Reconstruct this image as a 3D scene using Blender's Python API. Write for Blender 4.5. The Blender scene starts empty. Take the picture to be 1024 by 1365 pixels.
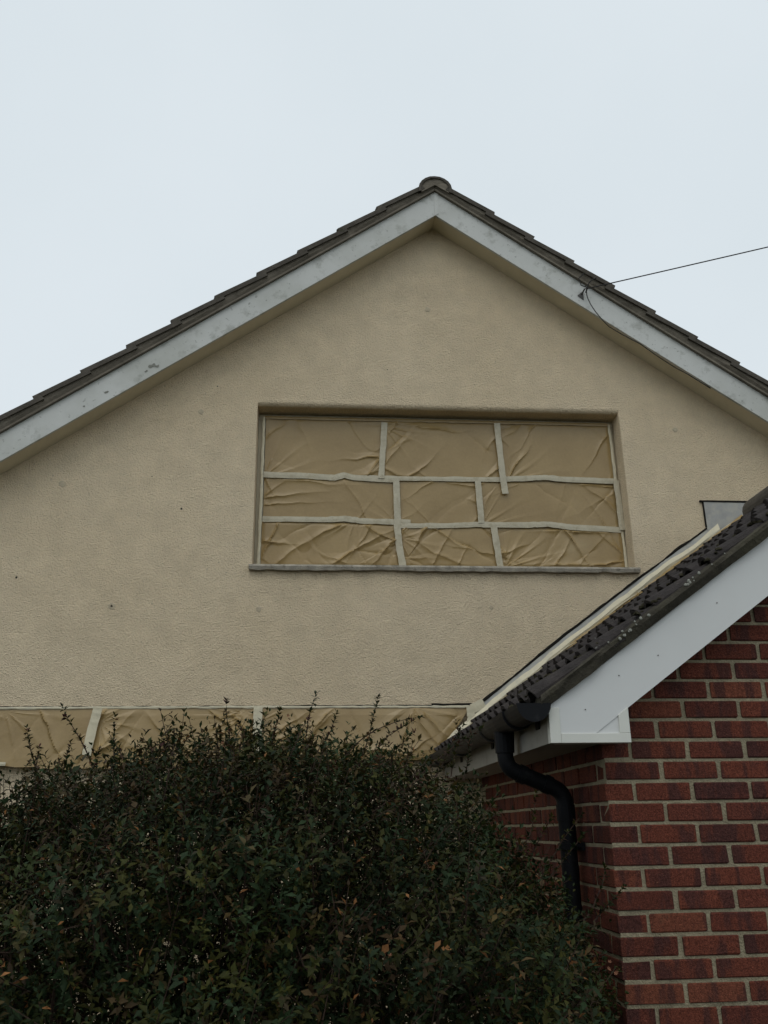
import bpy, math, random
import numpy as np
from mathutils import Matrix, Vector

random.seed(7); rng = np.random.default_rng(7)
S = bpy.context.scene
ZO = 2.475                       # height of brick joint 0 above the ground; all z below are relative to it
COL = S.collection

# ------------------------------------------------------------------ camera
th_f, pit, yaw, rol = 1203.74, 0.337087, 0.0886676, -0.0155917
CAM = Vector((-1.118369, -3.430136, -0.753243 + ZO))
fwd = Vector((math.sin(yaw)*math.cos(pit), math.cos(yaw)*math.cos(pit), math.sin(pit)))
rgt = Vector((math.cos(yaw), -math.sin(yaw), 0)); upv = rgt.cross(fwd)
r2 = rgt*math.cos(rol) + upv*math.sin(rol); u2 = -rgt*math.sin(rol) + upv*math.cos(rol)
cd = bpy.data.cameras.new('camera'); cam = bpy.data.objects.new('camera', cd); COL.objects.link(cam)
cd.sensor_fit = 'HORIZONTAL'; cd.sensor_width = 36; cd.lens = th_f/1024*36
cd.clip_start = .05; cd.clip_end = 2000
M = Matrix((r2, u2, -fwd)).transposed().to_4x4(); M.translation = CAM
cam.matrix_world = M
S.camera = cam
S.render.resolution_x, S.render.resolution_y = 768, 1024

# ------------------------------------------------------------------ sky, sun, exposure
SUN_EL, SUN_AZ = math.radians(58), math.radians(200)      # azimuth clockwise from +y
w = bpy.data.worlds.new('World'); S.world = w; w.use_nodes = True
nt = w.node_tree; nt.nodes.clear()
out = nt.nodes.new('ShaderNodeOutputWorld'); bg = nt.nodes.new('ShaderNodeBackground')
sky = nt.nodes.new('ShaderNodeTexSky'); sky.sky_type = 'NISHITA'; sky.sun_disc = False
sky.sun_elevation = SUN_EL; sky.sun_rotation = SUN_AZ; sky.air_density = 1; sky.dust_density = 4
tc = nt.nodes.new('ShaderNodeTexCoord')
nz = nt.nodes.new('ShaderNodeTexNoise'); nz.inputs['Scale'].default_value = 2.2; nz.inputs['Detail'].default_value = 5
ramp = nt.nodes.new('ShaderNodeValToRGB')
ramp.color_ramp.elements[0].position = .3; ramp.color_ramp.elements[0].color = (7.15, 7.92, 8.35, 1)
ramp.color_ramp.elements[1].position = .7; ramp.color_ramp.elements[1].color = (7.65, 8.36, 8.8, 1)
mixs = nt.nodes.new('ShaderNodeMix'); mixs.data_type = 'RGBA'; mixs.inputs['Factor'].default_value = .93
nt.links.new(tc.outputs['Generated'], nz.inputs['Vector']); nt.links.new(nz.outputs['Fac'], ramp.inputs['Fac'])
nt.links.new(sky.outputs['Color'], mixs.inputs['A']); nt.links.new(ramp.outputs['Color'], mixs.inputs['B'])
nt.links.new(mixs.outputs['Result'], bg.inputs['Color']); bg.inputs['Strength'].default_value = .1
nt.links.new(bg.outputs['Background'], out.inputs['Surface'])
sl = bpy.data.lights.new('sun', 'SUN'); so = bpy.data.objects.new('sun', sl); COL.objects.link(so)
sl.energy = .5; sl.angle = math.radians(40); sl.color = (1, .97, .92)
sd = Vector((math.sin(SUN_AZ)*math.cos(SUN_EL), math.cos(SUN_AZ)*math.cos(SUN_EL), math.sin(SUN_EL)))
so.rotation_euler = sd.to_track_quat('Z', 'Y').to_euler(); so.location = (0, -4, 12)
S.view_settings.view_transform = 'Standard'; S.view_settings.look = 'None'
S.view_settings.exposure = 0; S.view_settings.gamma = 1; S.view_settings.use_curve_mapping = False

# ------------------------------------------------------------------ materials
class NT:
    def __init__(s, name):
        s.m = bpy.data.materials.new(name); s.m.use_nodes = True
        s.t = s.m.node_tree; s.t.nodes.clear()
        s.o = s.t.nodes.new('ShaderNodeOutputMaterial'); s.b = s.t.nodes.new('ShaderNodeBsdfPrincipled')
        s.t.links.new(s.b.outputs[0], s.o.inputs[0])
        s.tc = s.t.nodes.new('ShaderNodeTexCoord')
    def n(s, typ, **kw):
        x = s.t.nodes.new(typ)
        for k, v in kw.items():
            if k in x.inputs: x.inputs[k].default_value = v
            else: setattr(x, k, v)
        return x
    def l(s, a, b): s.t.links.new(a, b)
    def noise(s, scale, detail=4, rough=.55, vec=None, dist=0):
        x = s.n('ShaderNodeTexNoise', Scale=scale, Detail=detail, Roughness=rough, Distortion=dist)
        s.l(vec if vec is not None else s.tc.outputs['Object'], x.inputs['Vector']); return x.outputs['Fac']
    def ramp(s, fac, stops):
        x = s.n('ShaderNodeValToRGB'); e = x.color_ramp.elements
        while len(e) < len(stops): e.new(.5)
        for q, (p, c) in zip(e, stops):
            q.position = p; q.color = (c, c, c, 1) if isinstance(c, (int, float)) else (*c, 1)
        s.l(fac, x.inputs['Fac']); return x.outputs['Color']
    def mix(s, fac, a, b, mode='MIX'):
        x = s.n('ShaderNodeMix', data_type='RGBA', blend_type=mode)
        for v, i in ((fac, 'Factor'), (a, 'A'), (b, 'B')):
            sock = [k for k in x.inputs if k.name == i and k.enabled][0]
            if isinstance(v, (int, float)): sock.default_value = v
            elif isinstance(v, tuple): sock.default_value = (*v, 1)
            else: s.l(v, sock)
        return [k for k in x.outputs if k.enabled][0]
    def bump(s, h, strength, dist, nrm=None):
        x = s.n('ShaderNodeBump', Strength=strength, Distance=dist); s.l(h, x.inputs['Height'])
        if nrm is not None: s.l(nrm, x.inputs['Normal'])
        return x.outputs['Normal']
    def fin(s, col, rough=.7, nrm=None, spec=.3, metal=0):
        if isinstance(col, tuple): s.b.inputs['Base Color'].default_value = (*col, 1)
        else: s.l(col, s.b.inputs['Base Color'])
        if isinstance(rough, (int, float)): s.b.inputs['Roughness'].default_value = rough
        else: s.l(rough, s.b.inputs['Roughness'])
        s.b.inputs['Specular IOR Level'].default_value = spec; s.b.inputs['Metallic'].default_value = metal
        if nrm is not None: s.l(nrm, s.b.inputs['Normal'])
        return s.m

def mat_render():
    k = NT('cream_render')
    big = k.ramp(k.noise(.8, 6, .65), [(.3, (.785, .635, .43)), (.7, (.835, .69, .487))])
    mid = k.ramp(k.noise(6, 6, .65), [(.3, .9), (.7, 1.06)])
    c = k.mix(1, big, mid, 'MULTIPLY')
    gr = k.ramp(k.noise(2.1, 7, .7, dist=.4), [(.52, 0.0), (.72, .35)])
    c = k.mix(gr, c, (.68, .56, .39))
    fine = k.ramp(k.noise(120, 3, .6), [(.3, .88), (.7, 1.08)])
    c = k.mix(1, c, fine, 'MULTIPLY')
    sp = k.ramp(k.noise(38, 2, .5), [(.715, 0.0), (.74, .45)])
    c = k.mix(sp, c, (.30, .25, .17))
    st = k.n('ShaderNodeMapping'); k.l(k.tc.outputs['Object'], st.inputs['Vector']); st.inputs['Scale'].default_value = (7, 1, .5)
    c = k.mix(k.ramp(k.noise(1, 4, .6, st.outputs['Vector']), [(.58, 0.0), (.8, .12)]), c, (.55, .46, .34))
    v = k.n('ShaderNodeTexVoronoi', Scale=62.0, feature='F1'); k.l(k.tc.outputs['Object'], v.inputs['Vector'])
    mp = k.n('ShaderNodeMapping'); k.l(k.tc.outputs['Object'], mp.inputs['Vector']); mp.inputs['Scale'].default_value = (.95, 1, 1.05)
    h1 = k.ramp(k.noise(112, 2.5, .6, mp.outputs['Vector'], 0), [(.34, 0.0), (.66, 1.0)])
    n1 = k.bump(h1, 1.0, .006)
    n2 = k.bump(v.outputs['Distance'], .5, .006, n1)
    n3 = k.bump(k.noise(4, 4, .5), .35, .03, n2)
    return k.fin(c, .9, n3, .15)

def mat_brick():
    k = NT('red_brick')
    oi = k.n('ShaderNodeObjectInfo'); geo = k.n('ShaderNodeNewGeometry')
    pos = geo.outputs['Position']
    at = k.n('ShaderNodeAttribute', attribute_name='rnd')
    rnd = k.n('ShaderNodeMath', operation='ADD'); k.l(oi.outputs['Random'], rnd.inputs[0]); k.l(at.outputs['Fac'], rnd.inputs[1])
    fr = k.n('ShaderNodeMath', operation='FRACT'); k.l(rnd.outputs[0], fr.inputs[0]); R = fr.outputs[0]
    base = k.ramp(R, [(0, (.088, .026, .018)), (.25, (.130, .037, .023)), (.5, (.155, .044, .026)), (.7, (.108, .032, .023)), (.85, (.138, .038, .023)), (1, (.175, .056, .032))])
    # dark kiln bands across some bricks
    mp = k.n('ShaderNodeMapping'); k.l(pos, mp.inputs['Vector']); mp.inputs['Scale'].default_value = (1, 1, .25)
    off = k.n('ShaderNodeCombineXYZ'); m2 = k.n('ShaderNodeMath', operation='MULTIPLY'); k.l(R, m2.inputs[0]); m2.inputs[1].default_value = 37
    k.l(m2.outputs[0], off.inputs[0]); k.l(m2.outputs[0], off.inputs[2]); k.l(off.outputs[0], mp.inputs['Location'])
    band = k.ramp(k.noise(11, 3, .6, mp.outputs['Vector']), [(.50, 0.0), (.57, .68)])
    c = k.mix(band, base, (.050, .023, .022))
    mot = k.ramp(k.noise(75, 6, .8, pos), [(.3, .5), (.7, 1.5)])
    c = k.mix(1, c, mot, 'MULTIPLY')
    c = k.mix(1, c, k.ramp(k.noise(190, 3, .75, pos), [(.32, .45), (.68, 1.55)]), 'MULTIPLY')
    sp = k.ramp(k.noise(150, 2, .6, pos), [(.68, 0.0), (.74, .6)])
    c = k.mix(sp, c, (.24, .13, .075))
    ef = k.ramp(k.noise(9, 6, .75, pos), [(.62, 0.0), (.78, .4)])
    c = k.mix(ef, c, (.20, .13, .075))
    n = k.bump(k.noise(140, 5, .75, pos), 1.0, .006)
    n = k.bump(k.noise(28, 3, .5, pos), .4, .006, n)
    return k.fin(c, .88, n, .2)

def simple(name, col, rough=.6, var=.15, scale=20, bump=.2, bd=.003, spec=.3, spots=None, metal=0, world=False):
    k = NT(name); vec = None
    if world: vec = k.n('ShaderNodeNewGeometry').outputs['Position']
    f = k.ramp(k.noise(scale, 6, .65, vec), [(.25, 1-var), (.75, 1+var)])
    c = k.mix(1, col, f, 'MULTIPLY')
    if spots:
        for sc, lo, hi, sc_col, amt in spots:
            c = k.mix(k.ramp(k.noise(sc, 5, .65, vec), [(lo, 0.0), (hi, amt)]), c, sc_col)
    n = k.bump(k.noise(scale*6, 4, .6, vec), bump, bd) if bump else None
    return k.fin(c, rough, n, spec, metal)

def mat_paper():
    k = NT('kraft_paper')
    c = k.ramp(k.noise(3.5, 4, .6), [(.3, (.295, .198, .078)), (.7, (.355, .245, .102))])
    c = k.mix(1, c, k.ramp(k.noise(60, 4, .6), [(.3, .95), (.7, 1.05)]), 'MULTIPLY')
    c = k.mix(k.ramp(k.noise(1.7, 5, .7), [(.55, 0.0), (.75, .25)]), c, (.36, .29, .185))
    n = k.bump(k.noise(24, 4, .6, dist=.8), .3, .005)
    return k.fin(c, .36, n, .55)

def mat_leaf():
    k = NT('shrub_leaf')
    at = k.n('ShaderNodeAttribute', attribute_name='tint')
    c = k.mix(1, at.outputs['Color'], k.ramp(k.noise(60, 3, .6), [(.3, .8), (.7, 1.2)]), 'MULTIPLY')
    k.b.inputs['Transmission Weight'].default_value = 0
    m = k.fin(c, .55, None, .12)
    tr = k.n('ShaderNodeBsdfTranslucent'); k.l(c, tr.inputs['Color'])
    mx = k.n('ShaderNodeMixShader'); mx.inputs[0].default_value = .18
    k.l(k.b.outputs[0], mx.inputs[1]); k.l(tr.outputs[0], mx.inputs[2]); k.l(mx.outputs[0], k.o.inputs[0])
    return m

MT = {
 'render': mat_render(), 'brick': mat_brick(), 'paper': mat_paper(), 'leaf': mat_leaf(),
 'mortar': simple('mortar', (.335, .290, .195), .95, .3, 22, 1.0, .010, .1, [(3, .5, .75, (.22, .195, .13), .6), (60, .6, .75, (.42, .38, .28), .5)], world=True),
 'upvc': simple('white_board_paint', (.60, .605, .575), .5, .06, 2.5, .1, .001, .3,
        [(1.6, .45, .65, (.42, .425, .375), .6), (9, .54, .68, (.27, .275, .235), .6), (34, .62, .70, (.13, .13, .105), .65)]),
 'upvc_clean': simple('white_pvc', (.645, .65, .635), .38, .03, 3, .03, .001, .45, [(3.5, .6, .8, (.56, .57, .54), .3), (70, .74, .78, (.25, .25, .22), .5)]),
 'cream_trim': simple('cream_trim', (.66, .66, .60), .45, .06, 6, .05, .001, .4),
 'soffit': simple('soffit_board', (.66, .58, .42), .6, .08, 5, .15, .002, .25, [(4, .55, .8, (.50, .43, .31), .4)]),
 'tile': simple('concrete_tile', (.095, .084, .070), .92, .35, 14, .8, .006, .15,
        [(9, .55, .72, (.13, .115, .09), .5), (55, .68, .74, (.30, .29, .25), .6), (16, .60, .75, (.055, .055, .032), .7)], world=True),
 'tile_dark': simple('mossy_concrete_tile', (.042, .036, .034), .92, .4, 16, .9, .008, .15,
        [(14, .55, .7, (.075, .062, .055), .6), (30, .68, .73, (.20, .20, .18), .7), (18, .62, .76, (.035, .037, .016), .7)], world=True),
 'verge': simple('verge_mortar', (.20, .175, .14), .95, .3, 10, .9, .006, .1,
        [(4, .5, .7, (.12, .105, .08), .6), (40, .68, .75, (.22, .21, .18), .4)], world=True),
 'verge_dark': simple('mossy_verge_mortar', (.058, .052, .040), .95, .35, 12, .9, .008, .1,
        [(5, .5, .68, (.095, .088, .058), .6), (7, .56, .7, (.036, .034, .028), .6)], world=True),
 'lichen': simple('lichen', (.30, .30, .26), .95, .2, 90, .6, .003, .1),
 'moss': simple('dry_moss', (.040, .036, .022), .98, .5, 60, .9, .006, .05, [(20, .55, .7, (.07, .062, .045), .6)], world=True),
 'lead': simple('lead_sheet', (.35, .345, .325), .55, .15, 9, .25, .003, .4,
        [(11, .45, .62, (.46, .43, .36), .7), (26, .52, .66, (.40, .38, .33), .5), (5, .55, .7, (.20, .205, .21), .6)]),
 'gap_shade': simple('dark_gap_shade', (.020, .018, .015), .95, .4, 40, .8, .006, .1),  # near-black colour stands in for the shade inside gaps
 'tape': simple('masking_tape', (.50, .45, .33), .45, .12, 14, .6, .004, .4, [(22, .5, .66, (.38, .325, .215), .65)]),
 'tape_pale': simple('pale_masking_tape', (.64, .575, .41), .45, .10, 12, .4, .003, .4, [(9, .5, .68, (.42, .40, .33), .5)]),
 'frame': simple('masked_window_frame', (.52, .46, .335), .5, .06, 10, .1, .001, .35, [(6, .55, .75, (.42, .37, .27), .5)]),
 'glass': simple('window_glass', (.03, .035, .04), .08, .02, 3, 0, 0, .5),
 'sill': simple('mortar_sill', (.37, .335, .275), .9, .3, 18, .9, .006, .15, [(9, .5, .66, (.48, .43, .34), .6), (26, .56, .68, (.17, .15, .12), .7)]),
 'black': simple('black_pvc', (.007, .0075, .009), .6, .2, 12, .1, .001, .15, [(20, .6, .75, (.03, .03, .03), .5)]),
 'gutter': simple('weathered_gutter', (.026, .023, .019), .7, .35, 14, .4, .003, .25, [(10, .5, .68, (.065, .058, .045), .6), (22, .6, .7, (.035, .04, .018), .6)]),
 'fascia': simple('dirty_shaded_fascia_paint', (.30, .285, .25), .6, .15, 6, .2, .002, .2, [(8, .5, .7, (.2, .19, .16), .5)]),  # grey base holds dirt and also the shade on the fascia
 'soffit_w': simple('porch_soffit', (.30, .29, .27), .6, .06, 5, .1, .001, .2),
 'wire': simple('black_cable', (.02, .018, .017), .6, .1, 30, 0, 0, .3),
 'metal': simple('galvanised_bracket', (.09, .085, .08), .6, .3, 80, .4, .002, .4),
 'bark': simple('shrub_bark', (.060, .040, .030), .9, .35, 60, .6, .003, .1, world=True),
 'flower': simple('dry_flower_calyx', (.22, .10, .055), .7, .35, 120, 0, 0, .2),
 'ground': simple('garden_soil_and_grass', (.055, .060, .032), .95, .4, 1.3, .8, .03, .1, [(.3, .45, .6, (.07, .055, .04), .7)]),
 'drive': simple('tarmac', (.055, .054, .052), .9, .25, 30, .8, .006, .2, [(1.2, .5, .7, (.075, .072, .068), .5)]),
 'pole': simple('weathered_timber_pole', (.10, .075, .055), .9, .3, 8, .6, .006, .1),
 'patch': simple('filler_patch', (.50, .42, .30), .95, .2, 30, .8, .004, .1),
 'dirt': simple('board_dirt', (.24, .24, .21), .95, .4, 70, .3, .002, .05),
 'hole': simple('plug_hole', (.07, .06, .045), .95, .2, 30, .2, .002, .1),
}

# ------------------------------------------------------------------ helpers
ORG = {}
def org(o): return ORG.get(o.name, Vector((0, 0, 0))) if o else Vector((0, 0, 0))
def tag(o, label=None, cat=None, group=None, kind=None):
    for k, v in (('label', label), ('category', cat), ('group', group), ('kind', kind)):
        if v: o[k] = v
    return o
def thing(name, label, cat, loc, group=None):
    o = bpy.data.objects.new(name, None); o.empty_display_size = .2; COL.objects.link(o)
    o.location = (loc[0], loc[1], loc[2] + ZO); ORG[o.name] = Vector(o.location)
    return tag(o, label, cat, group)
def link(name, me, mat, parent, loc=None, rot=None):
    o = bpy.data.objects.new(name, me); COL.objects.link(o)
    if mat and not me.materials: me.materials.append(MT[mat])
    if parent: o.parent = parent
    if loc is None: ORG[o.name] = org(parent)
    else:
        v = Vector((loc[0], loc[1], loc[2] + ZO)); o.location = v - org(parent); ORG[o.name] = v
        if rot is not None: o.rotation_euler = rot
    return o
class MB:
    def __init__(s): s.v = []; s.f = []
    def add(s, vs, fs):
        b = len(s.v); s.v += [tuple(map(float, q)) for q in vs]; s.f += [tuple(b+i for i in f) for f in fs]; return s
    def box(s, x0, x1, y0, y1, z0, z1):
        return s.add([(x0,y0,z0),(x1,y0,z0),(x1,y1,z0),(x0,y1,z0),(x0,y0,z1),(x1,y0,z1),(x1,y1,z1),(x0,y1,z1)],
                     [(3,2,1,0),(4,5,6,7),(0,1,5,4),(1,2,6,5),(2,3,7,6),(3,0,4,7)])
    def prism(s, poly, y0, y1):            # poly in (x,z), extruded along y (front y0)
        n = len(poly)
        vs = [(x, y0, z) for x, z in poly] + [(x, y1, z) for x, z in poly]
        fs = [tuple(range(n)), tuple(range(2*n-1, n-1, -1))] + [(i, n+i, n+(i+1) % n, (i+1) % n) for i in range(n)]
        return s.add(vs, fs)
    def tube(s, pts, r, n=8, caps=True):
        P = [Vector(p) for p in pts]; rs = r if hasattr(r, '__len__') else [r]*len(P)
        vs = []; fs = []; ref = None
        for i, p in enumerate(P):
            d = (P[min(i+1, len(P)-1)] - P[max(i-1, 0)]).normalized()
            if ref is None: ref = d.orthogonal().normalized()
            ref = (ref - d*ref.dot(d)).normalized(); b = d.cross(ref)
            for k in range(n):
                a = 2*math.pi*k/n; vs.append(p + (ref*math.cos(a) + b*math.sin(a))*rs[i])
        for i in range(len(P)-1):
            for k in range(n):
                fs.append((i*n+k, i*n+(k+1) % n, (i+1)*n+(k+1) % n, (i+1)*n+k))
        if caps: fs += [tuple(range(n-1, -1, -1)), tuple((len(P)-1)*n+k for k in range(n))]
        return s.add(vs, fs)
    def mesh(s, name, off=Vector((0,0,0)), smooth=False):
        me = bpy.data.meshes.new(name)
        me.from_pydata([(x-off[0], y-off[1], z+ZO-off[2]) for x, y, z in s.v], [], s.f); me.update()
        if smooth: me.polygons.foreach_set('use_smooth', [True]*len(me.polygons))
        return me
    def build(s, name, mat, parent=None, smooth=False, bevel=0):
        me = s.mesh(name, org(parent), smooth); o = link(name, me, mat, parent)
        if bevel:
            b = o.modifiers.new('b', 'BEVEL'); b.width = bevel; b.segments = 2; b.limit_method = 'ANGLE'
        return o
def localmesh(name, v, f, mat, smooth=False):
    me = bpy.data.meshes.new(name); me.from_pydata([tuple(q) for q in v], [], f); me.update()
    me.materials.append(MT[mat])
    if smooth: me.polygons.foreach_set('use_smooth', [True]*len(me.polygons))
    return me

# numpy value noise, used for crumpled paper and wobbly edges
_tab = rng.random((256, 256))
def vnoise(x, y):
    xi = np.floor(x).astype(int); yi = np.floor(y).astype(int); fx = x-xi; fy = y-yi
    fx = fx*fx*(3-2*fx); fy = fy*fy*(3-2*fy)
    g = lambda a, b: _tab[a % 256, b % 256]
    return (g(xi,yi)*(1-fx)+g(xi+1,yi)*fx)*(1-fy) + (g(xi,yi+1)*(1-fx)+g(xi+1,yi+1)*fx)*fy
def fbm(x, y, o=3):
    r = 0; a = 1; t = 0
    for i in range(o): r = r + a*vnoise(x*2**i+17*i, y*2**i+31*i); t += a; a *= .5
    return r/t

# ------------------------------------------------------------------ ground
g = MB(); g.add([(-300,-300,-ZO),(300,-300,-ZO),(300,300,-ZO),(-300,300,-ZO)], [(0,1,2,3)])
tag(g.build('ground', 'ground'), kind='structure')
g = MB(); g.add([(.15,-9,-ZO+.004),(4.2,-9,-ZO+.004),(4.2,-.02,-ZO+.004),(.15,-.02,-ZO+.004)], [(0,1,2,3)])
tag(g.build('driveway', 'drive'), kind='structure')

# ------------------------------------------------------------------ main house
YW = 2.5; AX = -.175; SLP = .705; PA = math.atan(SLP)
AZ = 3.708                        # soffit / wall apex
HW = 4.25                         # half width of the gable
BACK = YW + 8
house = thing('rendered_house', 'cream rendered house with a wide gable, white bargeboards and grey tiled roof', 'house', (AX, YW+4, -ZO))
WX0, WX1, WZ0, WZ1 = -1.490, 1.170, .925, 2.137       # window opening
RV = .15                                              # reveal depth

# gable wall: grid mesh with a window hole, rounded reveal arris at the head
def gable_wall():
    m = MB()
    top = lambda x: AZ + .03 - SLP*abs(x-AX)
    x0, x1 = AX-HW, AX+HW
    zb = 0.0
    # faces around the hole (all in plane y = YW)
    r = .036
    hx0, hx1, hz0, hz1 = WX0-.004, WX1+.004, WZ0, WZ1+r
    P = lambda x, z: (x, YW, z)
    vs = [P(x0,zb),P(x1,zb),P(x1,top(x1)),P(AX,top(AX)),P(x0,top(x0)),P(hx0,hz0),P(hx1,hz0),P(hx1,hz1),P(hx0,hz1)]
    # split into convex pieces with vertical cuts at hole sides
    q = [P(x0,zb),P(hx0,zb),P(hx0,hz0),P(hx0,hz1),P(hx0,top(hx0)),P(x0,top(x0)),
         P(hx1,zb),P(x1,zb),P(x1,top(x1)),P(hx1,top(hx1)),P(hx1,hz1),P(hx1,hz0),P(AX,top(AX))]
    m.add(q, [(0,1,2,3,4,5), (6,7,8,9,10,11), (1,6,11,2), (3,10,9,12,4)])
    # head: rounded arris then flat underside, back to the frame
    n = 6; prof = [(YW + r*(1-math.cos(a)), WZ1 + r*(1-math.sin(a))) for a in [math.pi/2*i/n for i in range(n+1)]]
    prof += [(YW+RV+.06, WZ1)]
    vs = []; 
    for y, z in prof: vs += [(hx0, y, z), (hx1, y, z)]
    m.add(vs, [(2*i, 2*i+1, 2*i+3, 2*i+2) for i in range(len(prof)-1)])
    # jambs
    for hx, sgn in ((hx0, 1), (hx1, -1)):
        rr = .01
        vs = [(hx, YW, hz0), (hx, YW, hz1), (hx+sgn*.003, YW+rr, hz0), (hx+sgn*.003, YW+rr, hz1), (hx+sgn*.004, YW+RV+.06, hz0), (hx+sgn*.004, YW+RV+.06, hz1)]
        m.add(vs, [(0,2,3,1), (2,4,5,3)] if sgn > 0 else [(1,3,2,0), (3,5,4,2)])
    m.add([(hx0,YW,hz0),(hx1,YW,hz0),(hx1,YW+RV+.06,hz0),(hx0,YW+RV+.06,hz0)], [(0,1,2,3)])
    # bottom lip of the render and back
    m.add([(x0,YW,zb),(x1,YW,zb),(x1,YW+.018,zb),(x0,YW+.018,zb)], [(3,2,1,0)])
    return m
gable_wall().build('wall', 'render', house)
m = MB()                                              # the other three walls
x0, x1 = AX-HW, AX+HW
ze = AZ - SLP*HW
m.box(x0, x0+.25, YW+.22, BACK, -ZO, ze); m.box(x1-.25, x1, YW+.22, BACK, -ZO, ze)
m.prism([(x0+.25,-ZO),(x1-.25,-ZO),(x1-.25,ze),(AX,AZ-.1),(x0+.25,ze)], BACK-.25, BACK)
m.box(x0+.001, WX0-.02, YW+.03, YW+.22, -ZO+.001, ze); m.box(WX1+.02, x1-.001, YW+.03, YW+.22, -ZO+.001, ze)
m.build('rear_wall', 'render', house)

# wall patches and plug holes
def disc(cx, cz, r, y, thick, n=14, wob=.25, mat='patch', name='filler_patch'):
    vs = [(cx, y-thick, cz)]; a0 = random.random()*6
    for k in range(n):
        a = 2*math.pi*k/n; q = r*(1 + wob*(random.random()-.5)*2)
        vs.append((cx+q*math.cos(a), y-thick*.8, cz+q*math.sin(a)))
    for k in range(n):
        a = 2*math.pi*k/n; q = r*1.25
        vs.append((cx+q*math.cos(a), y+.002, cz+q*math.sin(a)))
    fs = [(0, 1+(k+1) % n, 1+k) for k in range(n)] + [(1+k, 1+(k+1) % n, 1+n+(k+1) % n, 1+n+k) for k in range(n)]
    return MB().add(vs, fs).build(name, mat, house)
for cx, cz, r in ((-2.397,.651,.021),(.131,.654,.012),(-1.438,.636,.016),(-.234,2.971,.018),(-2.799,1.505,.020),(-1.891,2.072,.017),(1.591,2.012,.016)):
    disc(cx, cz, r, YW, .003)
for cx, cz, r in ((-1.985,1.337,.007),(-3.026,.84,.007),(-1.784,2.278,.006),(-2.2,1.57,.004),(-.55,2.45,.004)):
    disc(cx, cz, r, YW, .0015, 8, .4, 'hole', 'plug_hole')
disc(-2.397,.651,.008, YW-.003, .001, 8, .4, 'hole', 'plug_hole')

# window
win = MB()
FY = YW + RV
fw = .055
win.box(WX0, WX1, FY, FY+.06, WZ1-fw, WZ1-.002); win.box(WX0, WX1, FY, FY+.06, WZ0+.03, WZ0+.03+fw)
win.box(WX0, WX0+fw, FY+.001, FY+.059, WZ0+.03+fw, WZ1-fw); win.box(WX1-fw, WX1, FY+.001, FY+.059, WZ0+.03+fw, WZ1-fw)
for xm in (-.63, .31): win.box(xm-.03, xm+.03, FY+.002, FY+.058, WZ0+.03+fw, WZ1-fw)
window = win.build('window', 'frame', house, bevel=.004)
#ib                                               # stepped inner bead of the frame
for a, b in ((WX0+fw-.022, WX0+fw-.006), (WX1-fw+.006, WX1-fw+.022)):
    MB().box(a, b, FY-.014, FY+.004, WZ0+.04, WZ1-.02).build('frame_bead', 'frame', window, bevel=.003)
pbm = MB()
for a, b in ((WX0, -.63), (-.63, .31), (.31, WX1)):
    MB().box(a+.034, b-.034, FY+.03, FY+.036, WZ0+.09, WZ1-.056).build('pane', 'glass', window)
# sill: rough mortar edge
n = 90; xs = np.linspace(WX0-.022, WX1+.022, n)
sv = []; 
for i, x in enumerate(xs):
    e = .006*(fbm(np.array([x*22.]), np.array([3.3]), 3)[0]-.5)*2; e2 = .009*(fbm(np.array([x*16.]), np.array([9.1]), 3)[0]-.5)*2
    sv += [(x, YW+RV+.03, WZ0+.038), (x, YW-.038+e, WZ0+.012+e*.4), (x, YW-.042+e2, WZ0-.002), (x, YW-.034+e2, WZ0-.024+e2*1.1), (x, YW+.02, WZ0-.022)]
sf = []
for i in range(n-1):
    for k in range(4): sf.append((5*i+k, 5*i+k+1, 5*i+5+k+1, 5*i+5+k))
sf += [(0,4,3,2,1), tuple(5*(n-1)+k for k in (0,1,2,3,4))]
sm = MB().add(sv, sf); sm.build('sill', 'sill', window)

# soffit, bargeboards, verge, roof
BY = 2.318                        # front of the bargeboards
def slope_strip(side, z0, z1, y0, y1, l0=0, l1=HW+.25, mitre=True):
    """prism along one slope; z0,z1 are heights at the apex"""
    m = MB(); a, b = AX + side*l0, AX + side*l1
    poly = [(a, z0-SLP*l0), (b, z0-SLP*l1), (b, z1-SLP*l1), (a, z1-SLP*l0)]
    if side < 0: poly = poly[::-1]
    return m.prism(poly, y0, y1)
roofp = None
for sd_ in (-1, 1):
    slope_strip(sd_, AZ-.002, AZ+.016, BY+.022, YW-.0005, 0.0005).build('soffit', 'soffit', house)
    bb = slope_strip(sd_, AZ-.010, AZ+.205, BY, BY+.021, .0012).build('bargeboard', 'upvc', house, bevel=.002)
    slope_strip(sd_, AZ+.2055, AZ+.222, BY-.024, YW+.3, .001).build('undercloak', 'verge', house)
for x, w_ in ((-2.22, .030), (-2.19, .018), (-2.26, .014), (-2.52, .016), (-2.66, .010)):
    z = AZ - SLP*abs(x-AX) + .035 + random.uniform(0, .03); vs = [(x, BY-.0022, z)]
    vs += [(x + w_*math.cos(a)*random.uniform(.4,1.1) + .3*w_*math.sin(a), BY-.0018, z + w_*.8*math.sin(a)*random.uniform(.4,1.1)) for a in [2*math.pi*q/11 for q in range(11)]]
    MB().add(vs, [(0, 1+(q+1) % 11, 1+q)[::-1] for q in range(11)]).build('dirt_smudge', 'dirt', house)
# join cover of the bargeboards at the apex
MB().prism([(AX-.004, AZ-.015),(AX+.028, AZ+.006),(AX+.028, AZ+.19),(AX-.004, AZ+.204)], BY-.003, BY+.001).build('joint_cover', 'upvc', house)
# the main roof body
for sd_ in (-1, 1):
    slope_strip(sd_, AZ+.2225, AZ+.262, YW-.1, BACK+.2, .001).build('roof_slab', 'tile', house)
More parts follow.
